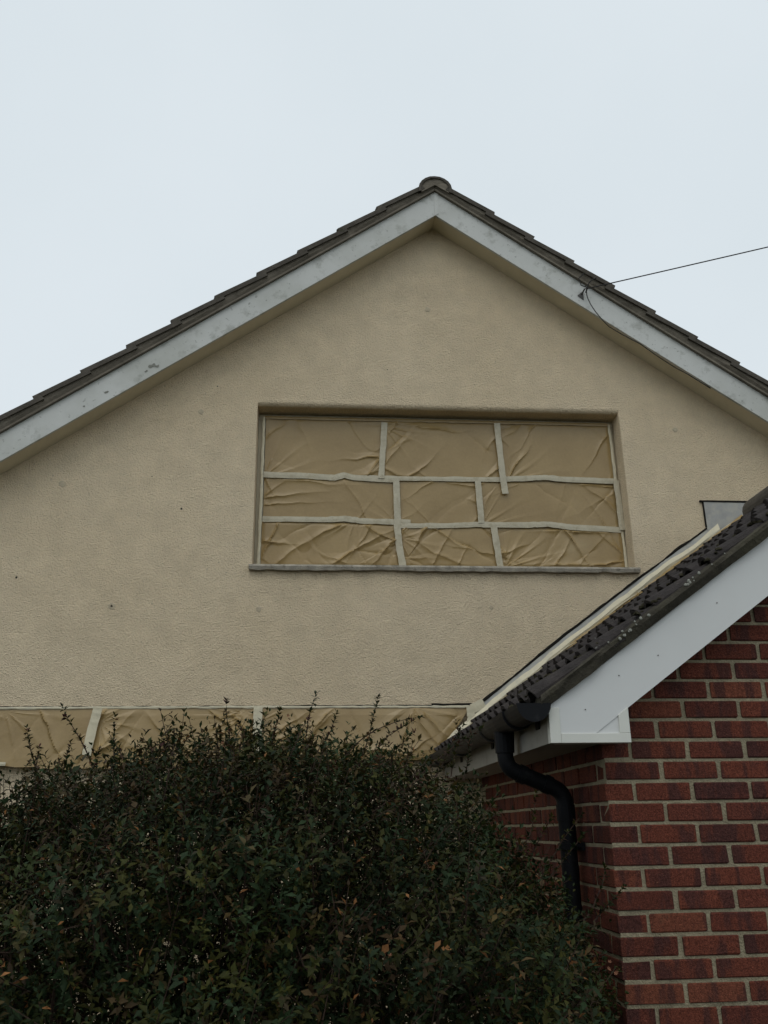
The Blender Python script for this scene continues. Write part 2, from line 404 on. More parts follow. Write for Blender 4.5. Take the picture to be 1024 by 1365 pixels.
# verge mortar bed with a rough face
for sd_ in (-1, 1):
    N = 160; L = np.linspace(.001, HW+.25, N); vs = []; fs = []
    for i, l in enumerate(L):
        e = .010*(fbm(np.array([l*9+sd_*40.]), np.array([1.5]), 4)[0]-.5)*2; e2 = .014*(fbm(np.array([l*6+sd_*40.]), np.array([7.5]), 4)[0]-.5)*2
        x = AX+sd_*l; z = AZ - SLP*l
        vs += [(x, BY+.02, z+.221), (x, BY-.016+e, z+.2225), (x, BY-.028+e2, z+.247), (x, BY-.034+e*.6, z+.286), (x, YW, z+.292)]
    for i in range(N-1):
        for k in range(4):
            q = (5*i+k, 5*i+5+k, 5*i+6+k, 5*i+1+k); fs.append(q if sd_ > 0 else q[::-1])
    MB().add(vs, fs).build('verge_mortar', 'verge', house)

# concrete tile: two rolls, drawn in local axes X down the slope, Y across, Z out of the roof
def tile_mesh(name, wid, length, thick, roll, mat, seed, pts=13):
    r = random.Random(seed); vs = []; fs = []
    ys = [(-.5 + i/(pts-1))*wid for i in range(pts)]
    def h(y):
        u = ((y/wid+.5)*2) % 1.0
        return max(0, math.sin(math.pi*min(1, max(0, (u-.36)/.62))))**.7 if u > .36 else 0.0
    for j, X in enumerate((-length, 0)):
        for i, y in enumerate(ys):
            jx = (r.random()-.5)*.006 if j else 0
            vs.append((X+jx, y, thick + h(y)*(roll if j else roll*.45) + (r.random()-.5)*.002))
    for j, X in enumerate((-length, 0)):
        for i, y in enumerate(ys):
            jx = (r.random()-.5)*.004 if j else 0
            vs.append((X+jx, y, h(y)*(roll*1.05 if j else roll*.4) + (r.random()-.5)*.002))
    n = pts; b = 2*n
    for i in range(n-1):
        fs += [(i, n+i, n+i+1, i+1), (b+i+1, b+n+i+1, b+n+i, b+i), (n+i, b+n+i, b+n+i+1, n+i+1), (i+1, b+i+1, b+i, i)]
    fs += [(0, b, b+n, n), (n-1, 2*n-1, b+2*n-1, b+n-1)]
    return localmesh(name, vs, fs, mat)
tmain = [tile_mesh('tile', .30, .42, .034, .012, 'tile', s) for s in range(4)]
tilt = .062
tcols = {}
for sd_ in (-1, 1):
    for i in range(15):
        l = .44 + i*.2955
        for c in range(2):
            y = 2.268 + .15 + c*.298
            zt = AZ + .322 - SLP*l - .036
            loc = (AX + sd_*l, y, zt + (.0 if c else random.uniform(-.002, .003)))
            ang = PA - tilt + random.uniform(-.006, .006)
            rot = (0, ang, 0) if sd_ > 0 else (0, ang, math.pi)
            o = link('tile', tmain[(i*3+c+(sd_ > 0)) % 4], None, house, loc, rot)
# tiling over the rest of the roof, seen from nowhere on the ground: one mesh
m = MB()
for sd_ in (-1, 1):
    for i in range(15):
        l = .44 + i*.2955; z = AZ + .318 - SLP*l; l0 = l-.33
        poly = [(AX+sd_*l, z-.028), (AX+sd_*l, z), (AX+sd_*l0, z+SLP*.33-.035), (AX+sd_*l0, z+SLP*.33-.06)]
        m.prism(poly if sd_ > 0 else poly[::-1], 2.268+.6, BACK+.2)
tag(m.build('tile_field', 'tile', house), kind='stuff')
# ridge tiles
def ridge_mesh(seed):
    r = random.Random(seed); n = 12; vs = []; fs = []; L = .44
    for j, (y, s) in enumerate(((0, 1), (L, 1.02))):
        for R in (.128*s, .108*s):
            for k in range(n+1):
                a = math.pi*(-.08 + 1.16*k/n); vs.append((R*math.cos(a)*1.02, y+(r.random()-.5)*.004, R*math.sin(a)*.92))
    q = n+1
    for k in range(n):
        fs += [(k, k+1, 2*q+k+1, 2*q+k), (q+k+1, q+k, 3*q+k, 3*q+k+1), (k+1, k, q+k, q+k+1), (2*q+k, 2*q+k+1, 3*q+k+1, 3*q+k)]
    return localmesh('ridge_tile', vs, [f[::-1] for f in fs], 'tile', False)
rms = [ridge_mesh(s) for s in range(3)]
for i in range(19):
    link('ridge_tile', rms[i % 3], None, house, (AX, 2.262 + i*.437, AZ+.196 + random.uniform(-.002,.002)), None)
# mortar plug in the open end of the first ridge tile
n = 14; vs = [(AX, 2.276, AZ+.24)] + [(AX+.112*math.cos(math.pi*(-.1+1.2*k/n)), 2.272+random.uniform(-.004,.004), AZ+.196+.100*math.sin(math.pi*(-.1+1.2*k/n))) for k in range(n+1)]
MB().add(vs, [(0, k+2, k+1) for k in range(n)]).build('ridge_mortar', 'verge', house)

# lower brickwork of the house behind the paper and the shrub
def brick_mesh(name, L, D, H, seed, mat='brick'):
    """L along x, D along y, H along z, centred, softly chipped arrises on all four sides"""
    r = random.Random(seed); c = .004; vs = []
    def jit(a): return (r.random()-.5)*a
    def ring(z, ins, jz):
        return [(sx*(L/2-ins)+jit(.0035), sy*(D/2-ins)+jit(.0022), z+jit(jz*1.8)) for sx, sy in ((-1,-1),(1,-1),(1,1),(-1,1))]
    vs += ring(-H/2, c, .001) + ring(-H/2+c, 0, .002) + ring(H/2-c, 0, .002) + ring(H/2, c, .001)
    fs = [(3,2,1,0), (12,13,14,15)]
    for a in (0, 4, 8):
        for k in range(4): fs.append((a+k, a+(k+1) % 4, a+4+(k+1) % 4, a+4+k))
    return localmesh(name, vs, fs, mat)
BS = [brick_mesh('brick', .2065, .1025, .0635, 10+s) for s in range(10)]
HS = [brick_mesh('brick', .1025, .2065, .0635, 30+s) for s in range(10)]
def join_bricks(name, items, parent, mat='brick'):
    """items: (cx,cy,cz,lx,ly,lz); many bricks in one mesh, each with its own random tint"""
    m = MB(); rn = []
    for cx, cy, cz, lx, ly, lz in items:
        m.box(cx-lx/2, cx+lx/2, cy-ly/2, cy+ly/2, cz-lz/2, cz+lz/2); rn += [random.random()]*8
    o = m.build(name, mat, parent)
    a = o.data.attributes.new('rnd', 'FLOAT', 'POINT'); a.data.foreach_set('value', rn)
    return tag(o, kind='stuff')
MB().box(x0, x1, YW+.024, YW+.22, -ZO, -.001).build('lower_wall', 'render', house)

# ------------------------------------------------------------------ porch (brick side extension)
porch = thing('brick_extension', 'red brick extension with white bargeboard and dark mossy tiled roof', 'extension', (1.9, 1.2, -ZO))
PW = 3.8; RX = 1.9
FYP = -.12                        # front face of its bargeboard
PLOW = lambda x: -.343 + SLP*(x-.074)      # lower edge of the bargeboard, left slope
PUP = lambda x: -.178 + SLP*x              # top edge of the bargeboard
fw_ = MB().prism([(.006,-ZO),(PW-.006,-ZO),(PW-.006,PLOW(0)+.12),(RX,PLOW(RX)+.14),(.006,PLOW(0)+.12)], .0055, .1).build('front_wall', 'mortar', porch)
sw_ = MB().box(.0055, .1, .1002, YW+.02, -ZO, PLOW(0)+.10).build('side_wall', 'mortar', porch)
MB().box(PW-.1, PW-.006, .1002, YW+.02, -ZO, PLOW(0)+.10).build('side_wall', 'mortar', porch)
fstuff = []; nb = 0
for k in range(-20, 33):
    zc = -.075*k - .0375
    lim = lambda x: PLOW(min(x, PW-x)) + .10
    even = (k % 2 == 0)
    # front
    if even: segs = [(.1125 + .225*i) for i in range(17)]
    else: segs = [(.225*i) for i in range(17)]
    for s_ in segs:
        if s_ + .215 > PW + .01: 
            continue
        xm = min(s_+.215, PW-s_) if s_+.1 > RX else s_+.215
        if zc > PLOW(min(s_+.215, PW-s_)) + .05: continue
        if s_ < 1.05 and zc > -1.55:
            link('brick', random.choice(BS), None, fw_, (s_+.1075+random.uniform(-.001,.001), .05125+random.uniform(-.0012,.0012), zc+random.uniform(-.001,.001)), (0, random.uniform(-.004,.004), 0)); nb += 1
        else: fstuff.append((s_+.1075, .05125, zc, .2065, .1025, .0635))
    if even and zc < PLOW(PW-(PW-.1))+.1: fstuff.append((PW-.05125, .1075, zc, .1025, .215, .065))
    # side (left), bricks run along y
    if zc < -.40:
        ss = [0 + .225*i for i in range(12)] if even else [.1125 + .225*i for i in range(11)]
        for s_ in ss:
            if s_+.2 > YW+.02: continue
            if zc > -1.3 and s_ < 2.3:
                link('brick', random.choice(HS), None, sw_, (.05125+random.uniform(-.0012,.0012), s_+.1075, zc+random.uniform(-.001,.001)), (random.uniform(-.004,.004), 0, 0)); nb += 1
            else: fstuff.append((.05125, s_+.1075, zc, .1025, .2065, .0635))
join_bricks('brickwork', fstuff, porch)

# bargeboards, box end and trims
def barge_poly(side):
    xl, zb = -.229, -.468
    xb = .074 + (zb + .343)/SLP                      # where the lower edge meets the box bottom
    p = [(xl, zb), (xb, zb), (RX, PLOW(RX)), (RX, PUP(RX)), (xl, PUP(xl))]
    if side > 0: p = [(PW - x, z) for x, z in p][::-1]
    return p
for sd_ in (-1, 1):
    mir = (lambda x: x) if sd_ < 0 else (lambda x: PW-x)
    def pr(poly, y0, y1):
        q = [(mir(x), z) for x, z in poly]
        return MB().prism(q if sd_ < 0 else q[::-1], y0, y1)
    bb = MB().prism(barge_poly(sd_), FYP, FYP+.018).build('bargeboard', 'upvc_clean', porch)
    bx_ = pr([(-.19,-.466),(.066,-.466),(.066,-.33),(.04,-.30),(-.19,-.40)], FYP+.0035, FYP+.10).build('box_end', 'upvc_clean', porch)
    pr([(-.230,-.470),(-.190,-.470),(-.190,PUP(-.190)-.03),(-.230,PUP(-.230)-.005)], FYP-.006, FYP+.03).build('trim_strip', 'cream_trim', bx_, bevel=.0015)
    pr([(-.1895,-.470),(.071,-.470),(.071,-.436),(-.1895,-.436)], FYP-.005, FYP+.03).build('trim_strip', 'cream_trim', bx_, bevel=.0015)
    pr([(.032,-.4355),(.071,-.4355),(.071,-.341),(.032,-.370)], FYP-.004, FYP+.03).build('trim_strip', 'cream_trim', bx_, bevel=.0015)
    q = sorted((mir(-.228), mir(-.208)))
    MB().box(q[0], q[1], FYP+.031, YW-.002, -.468, -.335).build('fascia', 'fascia', porch)
    q = sorted((mir(-.2075), mir(-.002)))
    MB().box(q[0], q[1], FYP+.102, YW-.002, -.462, -.452).build('soffit', 'soffit_w', porch)
    # sloping soffit of the verge between board and brickwork
    pr([(.066, PLOW(.066)+.004), (RX, PLOW(RX)+.004), (RX, PLOW(RX)+.016), (.066, PLOW(.066)+.016)], FYP+.0185, -.0005).build('verge_soffit', 'soffit_w', porch)

# verge mortar of the extension with lumpy face
for sd_ in (-1, 1):
    N = 130; L = np.linspace(-.262, RX-.001, N); vs = []; fs = []
    for l in L:
        e = .010*(fbm(np.array([l*11+sd_*33.]), np.array([2.5]), 4)[0]-.5)*2; e2 = .016*(fbm(np.array([l*7+sd_*33.]), np.array([5.5]), 4)[0]-.5)*2
        x = l if sd_ < 0 else PW-l; z = SLP*l
        vs += [(x, FYP+.05, z-.1775), (x, FYP-.020+e, z-.1775+e*.5), (x, FYP-.036+e2, z-.140), (x, FYP-.038+e, z-.124), (x, FYP-.026, z-.112+e*.5), (x, FYP+.05, z-.122)]
    for i in range(N-1):
        for k in range(5):
            q = (6*i+k, 6*i+6+k, 6*i+7+k, 6*i+1+k); fs.append(q if sd_ < 0 else q[::-1])
    fs.append((0,1,2,3,4,5)); MB().add(vs, fs).build('verge_mortar', 'verge_dark', porch)
# roof deck
for sd_ in (-1, 1):
    p = [(-.27, -.27*SLP-.160), (RX, RX*SLP-.160), (RX, RX*SLP-.132), (-.27, -.27*SLP-.132)]
    if sd_ > 0: p = [(PW-x, z) for x, z in p][::-1]
    MB().prism(p, FYP+.05, YW-.001).build('roof_deck', 'tile_dark', porch)
# tiles
tp = [tile_mesh('tile', .305, .42, .017, .034, 'tile_dark', 50+s, 23) for s in range(5)]
PG = .30*math.cos(PA)
for sd_ in (-1, 1):
    for i in range(9):
        l = -.275 + i*PG
        if l > RX-.02: continue
        for c in range(9):
            y = FYP - .030 + .1525 + c*.2985
            if y + .15 > YW + .07: continue
            zt = SLP*l - .124
            loc = (l if sd_ < 0 else PW-l, y, zt + random.uniform(-.003, .004))
            ang = PA - .052 + random.uniform(-.008, .008)
            o = link('tile', tp[(i*2+c*3) % 5], None, porch, loc, (0, ang, math.pi) if sd_ < 0 else (0, ang, 0))
            if l > RX-.36: o.scale = (max(.1, (RX-.01-l)/.345), 1, 1)          # cut at the ridge
for i in range(5):
    link('ridge_tile', rms[i % 3], None, porch, (RX, FYP-.03 + i*.445, RX*SLP-.125), None).scale = (.85, 1, .85)
# lichen spots on the verge mortar
def blob(cx, cy, cz, r, parent, mat='lichen', name='lichen_spot'):
    vs = [(cx, cy-r*.35, cz)]; n = 7
    for q, d in ((.7, .28), (1.0, -.25)):
        for k in range(n):
            a = 2*math.pi*k/n; rr = r*q*random.uniform(.75, 1.2); vs.append((cx+rr*math.cos(a), cy-r*d, cz+rr*math.sin(a)))
    fs = [(0, 1+k, 1+(k+1) % n) for k in range(n)] + [(1+k, 1+n+k, 1+n+(k+1) % n, 1+(k+1) % n) for k in range(n)]
    return MB().add(vs, [f[::-1] for f in fs]).build(name, mat, parent)
for i in range(22):
    x = random.choice((.04, .14, .34, .36, .48, .66)) + random.gauss(0, .03)
    blob(x, FYP-.037, SLP*x + random.uniform(-.135, -.112), random.choice((.003,.004,.004,.005,.007)), porch)
mm = MB()
for i in range(420):
    c = random.randrange(8); l = -.275 + c*PG + random.gauss(-.004, .02) + (random.random()**3)*.2
    y = FYP - .03 + random.random()**1.5*2.4; r = random.uniform(.006, .017)
    ico = [(0,0,1)] + [(math.cos(a)*.9, math.sin(a)*.9, .35) for a in (0,1.05,2.1,3.14,4.19,5.24)] + [(math.cos(a+.5), math.sin(a+.5), -.4) for a in (0,1.05,2.1,3.14,4.19,5.24)]
    k_ = [random.uniform(.7,1.25) for _ in ico]
    zz = SLP*l - .124 + .022 + random.random()*.018
    mm.add([(l+q[0]*r*k, y+q[1]*r*1.3*k, zz+q[2]*r*.8*k) for q, k in zip(ico, k_)], [(0,1+j,1+(j+1) % 6) for j in range(6)] + [(1+j,7+j,1+(j+1) % 6) for j in range(6)] + [(1+(j+1) % 6,7+j,7+(j+1) % 6) for j in range(6)])
tag(mm.build('moss', 'moss', porch), kind='stuff')
for x, t in ((.05,.62),(.21,.45),(.47,.55),(-.09,.5)):
    z = PLOW(x)*(1-t) + PUP(x)*t
    MB().tube([(x, FYP-.0025, z), (x, FYP+.002, z)], .0022, 8).build('nail_head', 'hole', porch)

# gutter: half round with joint collars, stop end, brackets
gut = thing('rain_gutter', 'dark half round gutter along the eave of the brick extension', 'gutter', (-.29, 1.2, -.40))
GX, GZ, GR = -.290, -.330, .058
def halfround(y0, y1, R, th=.004, n=12, z=GZ):
    vs = []; fs = []
    for y in (y0, y1):
        for rr in (R, R-th):
            for k in range(n+1):
                a = math.pi + math.pi*k/n; vs.append((GX+rr*math.cos(a), y, z+rr*math.sin(a)*1.05))
    q = n+1
    for k in range(n):
        fs += [(k+1, k, 2*q+k, 2*q+k+1), (q+k, q+k+1, 3*q+k+1, 3*q+k), (k, k+1, q+k+1, q+k), (2*q+k+1, 2*q+k, 3*q+k, 3*q+k+1)]
    fs += [(0, q, 3*q, 2*q), (n, 2*q+n, 3*q+n, q+n)]
    return MB().add(vs, fs)
halfround(.335, YW-.01, GR).build('channel', 'gutter', gut, smooth=False)
halfround(-.14, .3345, GR+.001).build('end_channel', 'black', gut)
for y in (.10, .62, 1.45, 2.2): halfround(y, y+.075, GR+.0085, .007).build('joint_collar', 'gutter' if y > .5 else 'black', gut)
# stop end
n = 12; vs = [(GX+(GR+.006)*math.cos(math.pi+math.pi*k/n), y, GZ+(GR+.006)*math.sin(math.pi+math.pi*k/n)*1.05) for y in (-.152, -.135) for k in range(n+1)]
fs = [tuple(range(n+1)), tuple(range(2*n+1, n, -1))] + [(k, k+n+1, k+n+2, k+1) for k in range(n)] + [(0, n, 2*n+1, n+1)]
MB().add(vs, fs).build('stop_end', 'black', gut)
for y in (.02, .9, 1.8): MB().box(GX+GR-.002, -.229, y, y+.05, GZ-.075, GZ+.004).build('bracket', 'black', gut)
# outlet and swan neck downpipe
PY = .385
dp = thing('downpipe', 'black round downpipe with swan neck on the brick side wall', 'downpipe', (-.05, PY, -ZO))
MB().tube([(GX, PY, GZ-.05), (GX, PY, GZ-.135)], [.043, .040], 16).build('outlet_socket', 'black', dp, smooth=False)
path = [(GX, PY, GZ-.12)]
def bez(a, b, c, n=7): 
    A, B, Cc = map(Vector, (a, b, c)); return [tuple(A*(1-t)**2 + B*2*t*(1-t) + Cc*t*t) for t in [i/n for i in range(n+1)]]
path += bez((GX, PY, -.475), (GX, PY, -.525), (GX+.045, PY, -.543), 6) + bez((-.100, PY, -.602), (-.052, PY, -.622), (-.052, PY, -.675), 6)
path += [(-.052, PY, -1.0), (-.052, PY, -1.6), (-.052, PY, -ZO)]
dpo = MB().tube(path, .034, 16).build('pipe', 'black', dp, smooth=True)
MB().tube([(-.052, PY, -.672), (-.052, PY, -.735)], .0385, 16).build('socket', 'black', dp)
for a_, b_ in (((GX+.050, PY, -.545), (GX+.080, PY, -.557)), ((-.135, PY, -.5865), (-.108, PY, -.598))):
    MB().tube([a_, b_], .0385, 16).build('elbow_collar', 'black', dp)
clip = MB().tube([(-.052, PY, -.845), (-.052, PY, -.820)], .041, 16); 
clip.box(-.016, -.001, PY-.062, PY+.062, -.848, -.818); clip.build('pipe_clip', 'black', dp)
MB().tube([(-.012, PY-.052, -.833), (-.030, PY-.052, -.833)], .009, 8).build('screw_boss', 'black', dp)

# lead flashing where the extension roof meets the rendered wall
flash = thing('lead_flashing', 'grey lead flashing along the extension roof against the cream wall', 'flashing', (1.0, YW-.03, -.1))
FL = lambda x: .005 + .7226*(x-.022) + .02*math.sin(max(0, min(1, (x-.022)/1.7))*math.pi)     # upper edge on the wall
def wall_strip(x0, x1, zlo, zhi, yl, yh, n, wl=.0, wh=.0, seed=0):
    vs = []; fs = []
    for i in range(n+1):
        x = x0 + (x1-x0)*i/n
        e = wl*(fbm(np.array([x*9.+seed]), np.array([4.5+seed]), 3)[0]-.5)*2; f = wh*(fbm(np.array([x*8.+seed]), np.array([8.5+seed]), 3)[0]-.5)*2
        g_ = .006*(fbm(np.array([x*14.+seed]), np.array([2.5+seed]), 3)[0]-.5)*2
        zl, zh = zlo(x)+e, zhi(x)+f
        vs += [(x, yl+g_, zl), (x, (yl+yh)/2+g_*.5-.002, (zl+zh)/2), (x, yh, zh), (x, YW+.004, zh), (x, YW+.004, zl)]
    for i in range(n):
        for k in range(4): fs.append((5*i+k, 5*i+5+k, 5*i+6+k, 5*i+1+k))
    fs += [(0,1,2,3,4), tuple(5*n+q for q in (4,3,2,1,0))]
    return MB().add(vs, fs)
RL = lambda x: FL(x) - .125                                   # roof surface line at the wall
wall_strip(-.05, 1.735, lambda x: RL(x)-.04, lambda x: FL(x)-.002, YW-.03, YW-.006, 60, 0, .004, 1).build('apron_sheet', 'lead', flash)
sv = MB().prism([(1.728, 1.13), (2.06, 1.13), (2.06, 1.437), (1.728, 1.440)], YW-.012, YW+.003)
sv.build('saddle_sheet', 'lead', flash)
wall_strip(2.05, 3.85, lambda x: RL(PW-x)-.03, lambda x: FL(PW-x), YW-.03, YW-.006, 40, 0, .004, 2).build('apron_sheet', 'lead', flash)
# proud dark strips painting the shade of the open joint above the lead
wall_strip(.02, 1.732, lambda x: FL(x)-.004, lambda x: FL(x)+.016, YW-.009, YW-.006, 120, .003, .012, 5).build('dark_joint', 'gap_shade', flash)
wall_strip(-.30, .03, lambda x: .000, lambda x: .012, YW-.010, YW-.006, 40, .004, .009, 6).build('dark_joint', 'gap_shade', flash)
MB().box(1.700, 2.075, YW-.016, YW+.002, 1.440, 1.452).build('dark_joint', 'gap_shade', flash)
MB().box(1.720, 1.7275, YW-.014, YW+.002, 1.25, 1.4395).build('dark_joint', 'gap_shade', flash)
MB().box(2.0605, 2.066, YW-.014, YW+.002, 1.2, 1.4395).build('dark_joint', 'gap_shade', flash)

# ------------------------------------------------------------------ masking paper and tape
def crumple(u, v, seed, amp, big=1.0, fan=None, dens=1.0):
    """height field of creased paper; u, v in metres"""
    s = seed*13.7
    wx = u + .07*(fbm(u*5+s, v*5-s, 3)-.5); wy = v + .07*(fbm(u*5-s+50, v*5+s+50, 3)-.5)
    r = np.random.default_rng(seed)
    h = big*.75*fbm(u*2.1-s, v*2.1+s, 2) + .12*fbm(u*9+s, v*9-s, 3)
    u0, u1, v0, v1 = u.min(), u.max(), v.min(), v.max()
    K = int(16*dens*max(.6, (u1-u0)))
    for i in range(K):
        e = r.integers(0, 4); t = r.random()
        px, pv = [(u0+(u1-u0)*t, v0), (u0+(u1-u0)*t, v1), (u0, v0+(v1-v0)*t), (u1, v0+(v1-v0)*t)][e]
        px += r.normal(0, .05); pv += r.normal(0, .04)
        a = r.uniform(.35, 1.15)*(1 if r.random() < .6 else -1)          # mostly diagonal pulls
        if r.random() < .15: a = r.uniform(-.2, .2)
        du = (wx-px)*math.cos(a) + (wy-pv)*math.sin(a); dd = -(wx-px)*math.sin(a) + (wy-pv)*math.cos(a)
        L = r.uniform(.10, .42); wd = r.uniform(.006, .018) + .05*np.abs(du)
        dd = np.where(dd > 0, dd, dd*r.uniform(1.2, 3.2))                # one steep and one slack side
        h = h + r.choice((1, 1, -.6))*r.uniform(.2, .95)*np.exp(-np.abs(dd)/wd)*np.exp(-(du/L)**2)
    if fan is not None:
        for fx, fz, st, nf in fan:
            ang = np.arctan2(v-fz, u-fx); rad = np.hypot(u-fx, v-fz)
            q = np.abs(((ang*nf + .8*fbm(ang*3+s, rad*2, 2)) % 1)*2-1)
            h = h + .45*st*np.where(q > .55, (q-.55)/.45, 0)*np.exp(-rad*4.5)*np.clip(rad*9, 0, 1)
    return amp*h
def sheet(name, c00, c10, c11, c01, y, nu, nv, seed, amp, parent, pin=.025, mat='paper', fan=None, big=1.0, edge=0.0, ytop=None, dens=1.0):
    """quad of paper in the wall plane given by (x,z) corners, bulging towards the viewer"""
    U, V = np.meshgrid(np.linspace(0, 1, nu), np.linspace(0, 1, nv))
    X = (c00[0]*(1-U)+c10[0]*U)*(1-V) + (c01[0]*(1-U)+c11[0]*U)*V
    Zz = (c00[1]*(1-U)+c10[1]*U)*(1-V) + (c01[1]*(1-U)+c11[1]*U)*V
    h = crumple(X, Zz, seed, amp, big, fan, dens)
    w_ = abs(c10[0]-c00[0]); hh = abs(c01[1]-c00[1])
    ed = np.minimum(np.minimum(U, 1-U)*w_, np.minimum(V, 1-V)*hh)
    mk = np.clip(ed/pin, 0, 1)*.88 + .12
    h = (h - .2*amp)*mk
    if edge: Zz = Zz + edge*(fbm(X*6+seed, X*0+seed, 3)-.5)*(1-V)
    yb = y if ytop is None else y + (ytop-y)*V
    Y = yb - .002 - np.maximum(h, -.001)
    vs = np.stack([X, Y, Zz], -1).reshape(-1, 3)
    vb = vs.copy(); vb[:, 1] += .0006
    fs = []
    for j in range(nv-1):
        for i in range(nu-1):
            a = j*nu+i; fs.append((a, a+1, a+nu+1, a+nu))
    m = MB(); m.add(vs, fs); return m.build(name, mat, parent, smooth=False)
def tape(pts, wid, parent, y, mat='tape', seed=0, name='tape_strip', relief=.0015):
    """strip following pts (x,z) with ragged torn ends, thin, slightly wavy"""
    P = [Vector((p[0], 0, p[1])) for p in pts]; L = sum((P[i+1]-P[i]).length for i in range(len(P)-1))
    n = max(6, int(L/.02)); vs = []; fs = []; r = random.Random(seed*7+3)
    for i in range(n+1):
        t = i/n*(len(P)-1); k = min(int(t), len(P)-2); f = t-k
        c = P[k]*(1-f)+P[k+1]*f; d = (P[k+1]-P[k]).normalized(); nn = Vector((-d.z, 0, d.x))
        e = [.0035*(fbm(np.array([i*.35+seed*3]), np.array([q*9.]), 2)[0]-.5)*2 for q in (1, 2)]
        b = relief*r.uniform(-1, 1)
        ex = d*(r.uniform(-.006, .006)) if i in (0, n) else d*0
        for q, s_ in ((wid/2+e[0], 1), (0, 0), (-wid/2+e[1], -1)):
            p = c + nn*q + ex; vs.append((p.x, y - (abs(b)+.001 if s_ == 0 else .0) + b*.5, p.z))
    m = len(vs); vs += [(x, yy+.004, z) for x, yy, z in vs]
    for i in range(n):
        for k in range(2): fs.append((3*i+k, 3*i+k+1, 3*i+k+4, 3*i+k+3)); fs.append(tuple(m+q for q in (3*i+k+3, 3*i+k+4, 3*i+k+1, 3*i+k)))
        fs.append((3*i, 3*i+3, m+3*i+3, m+3*i)); fs.append((3*i+2, m+3*i+2, m+3*i+5, 3*i+5))
    return MB().add(vs, fs).build(name, mat, parent)

mask = thing('window_masking', 'creased brown paper sheets taped over the wide upper window', 'masking paper', (-.15, FY-.02, WZ0+.04))
PY_ = FY - .016
xl0, xl1 = -1.440, 1.134; xb0, xb1 = -1.446, 1.150
TOPZ, R1L, R1R, R2L, R2R, BOTZ = 2.100, 1.640, 1.634, 1.303, 1.262, .972
lz = lambda x, a, b: a + (b-a)*(x+1.44)/2.58
r1 = lambda x: lz(x, R1L, R1R); r2_ = lambda x: lz(x, R2L, R2R)
row_a = [-1.440, -.583, .283, 1.134]; row_b = [-1.440, -.487, .113, 1.142]; row_c = [-1.446, -.474, .220, 1.150]
sd0 = 3
for i in range(3):
    a, b = row_a[i], row_a[i+1]
    sheet('paper_sheet', (a+.004, r1(a)), (b-.004, r1(b)), (b-.004, TOPZ), (a+.004, TOPZ), PY_, 110, 60, sd0+i, .017, mask, fan=[[(a, r1(a), 1.1, 2.2)], [(a, TOPZ-.05, 1.0, 2.6)], [(a+.05, r1(a), 1.1, 2.4)]][i])
for i in range(3):
    a, b = row_b[i], row_b[i+1]
    sheet('paper_sheet', (a+.004, r2_(a)), (b-.004, r2_(b)), (b-.004, r1(b)-.002), (a+.004, r1(a)-.002), PY_+.003, 110, 46, sd0+10+i, .014, mask, fan=[[(b, r2_(b), .7, 2.4)], None, [(a, r2_(a), 1.1, 2.6)]][i])
for i in range(3):
    a, b = row_c[i], row_c[i+1]
    sheet('paper_sheet', (a+.004, BOTZ), (b-.004, BOTZ), (b-.004, r2_(b)-.002), (a+.004, r2_(a)-.002), PY_, 110, 46, sd0+20+i, .021, mask, dens=1.7, fan=[[(b-.30, r2_(b)+.05, 1.0, 1.7)], [(a, r2_(a)-.1, .8, 2.2)], [(a+.05, BOTZ, 1.3, 2.6)]][i])
TY = PY_ - .013; TW = .052
tp_ = [  # horizontal runs follow the bumps over the window bars, then the verticals
 ([(-1.442,1.648),(-1.1,1.642),(-.93,1.632),(-.87,1.655),(-.80,1.636),(-.48,1.625)], .050),
 ([(-.60,1.640),(-.45,1.634),(.30,1.640)], .040), ([(.27,1.640),(.50,1.655),(.62,1.662),(.75,1.650),(1.142,1.640)], .046),
 ([(-1.442,1.312),(-1.0,1.312),(-.86,1.322),(-.74,1.306),(-.395,1.300)], .046),
 ([(-.47,1.272),(-.1,1.280),(.14,1.292)], .042), ([(.12,1.290),(.45,1.290),(.60,1.300),(.78,1.278),(1.145,1.262)], .046),
 ([(-.567,2.075),(-.597,1.635)], .048), ([(.273,2.080),(.292,1.665),(.305,1.520)], .050),
 ([(-.489,1.622),(-.484,1.285)], .052), ([(.109,1.625),(.118,1.300)], .048),
 ([(-.490,1.285),(-.478,1.12),(-.455,.974)], .052), ([(.206,1.270),(.236,.974)], .050),
 ([(1.140,1.640),(1.150,1.255)], .046)]
for i, (p, wd) in enumerate(tp_): tape(p, wd*.9, mask, TY - .0008*i - (.010 if i == 7 else 0), 'tape', i, relief=.0008)
for p in ([(-1.449,2.098),(-1.457,.975)], [(1.136,2.098),(1.158,.975)]): tape(p, .020, mask, TY+.004, 'tape_pale', 40)
tape([(-1.44,2.098),(1.13,2.100)], .022, mask, TY+.002, 'paper', 44)

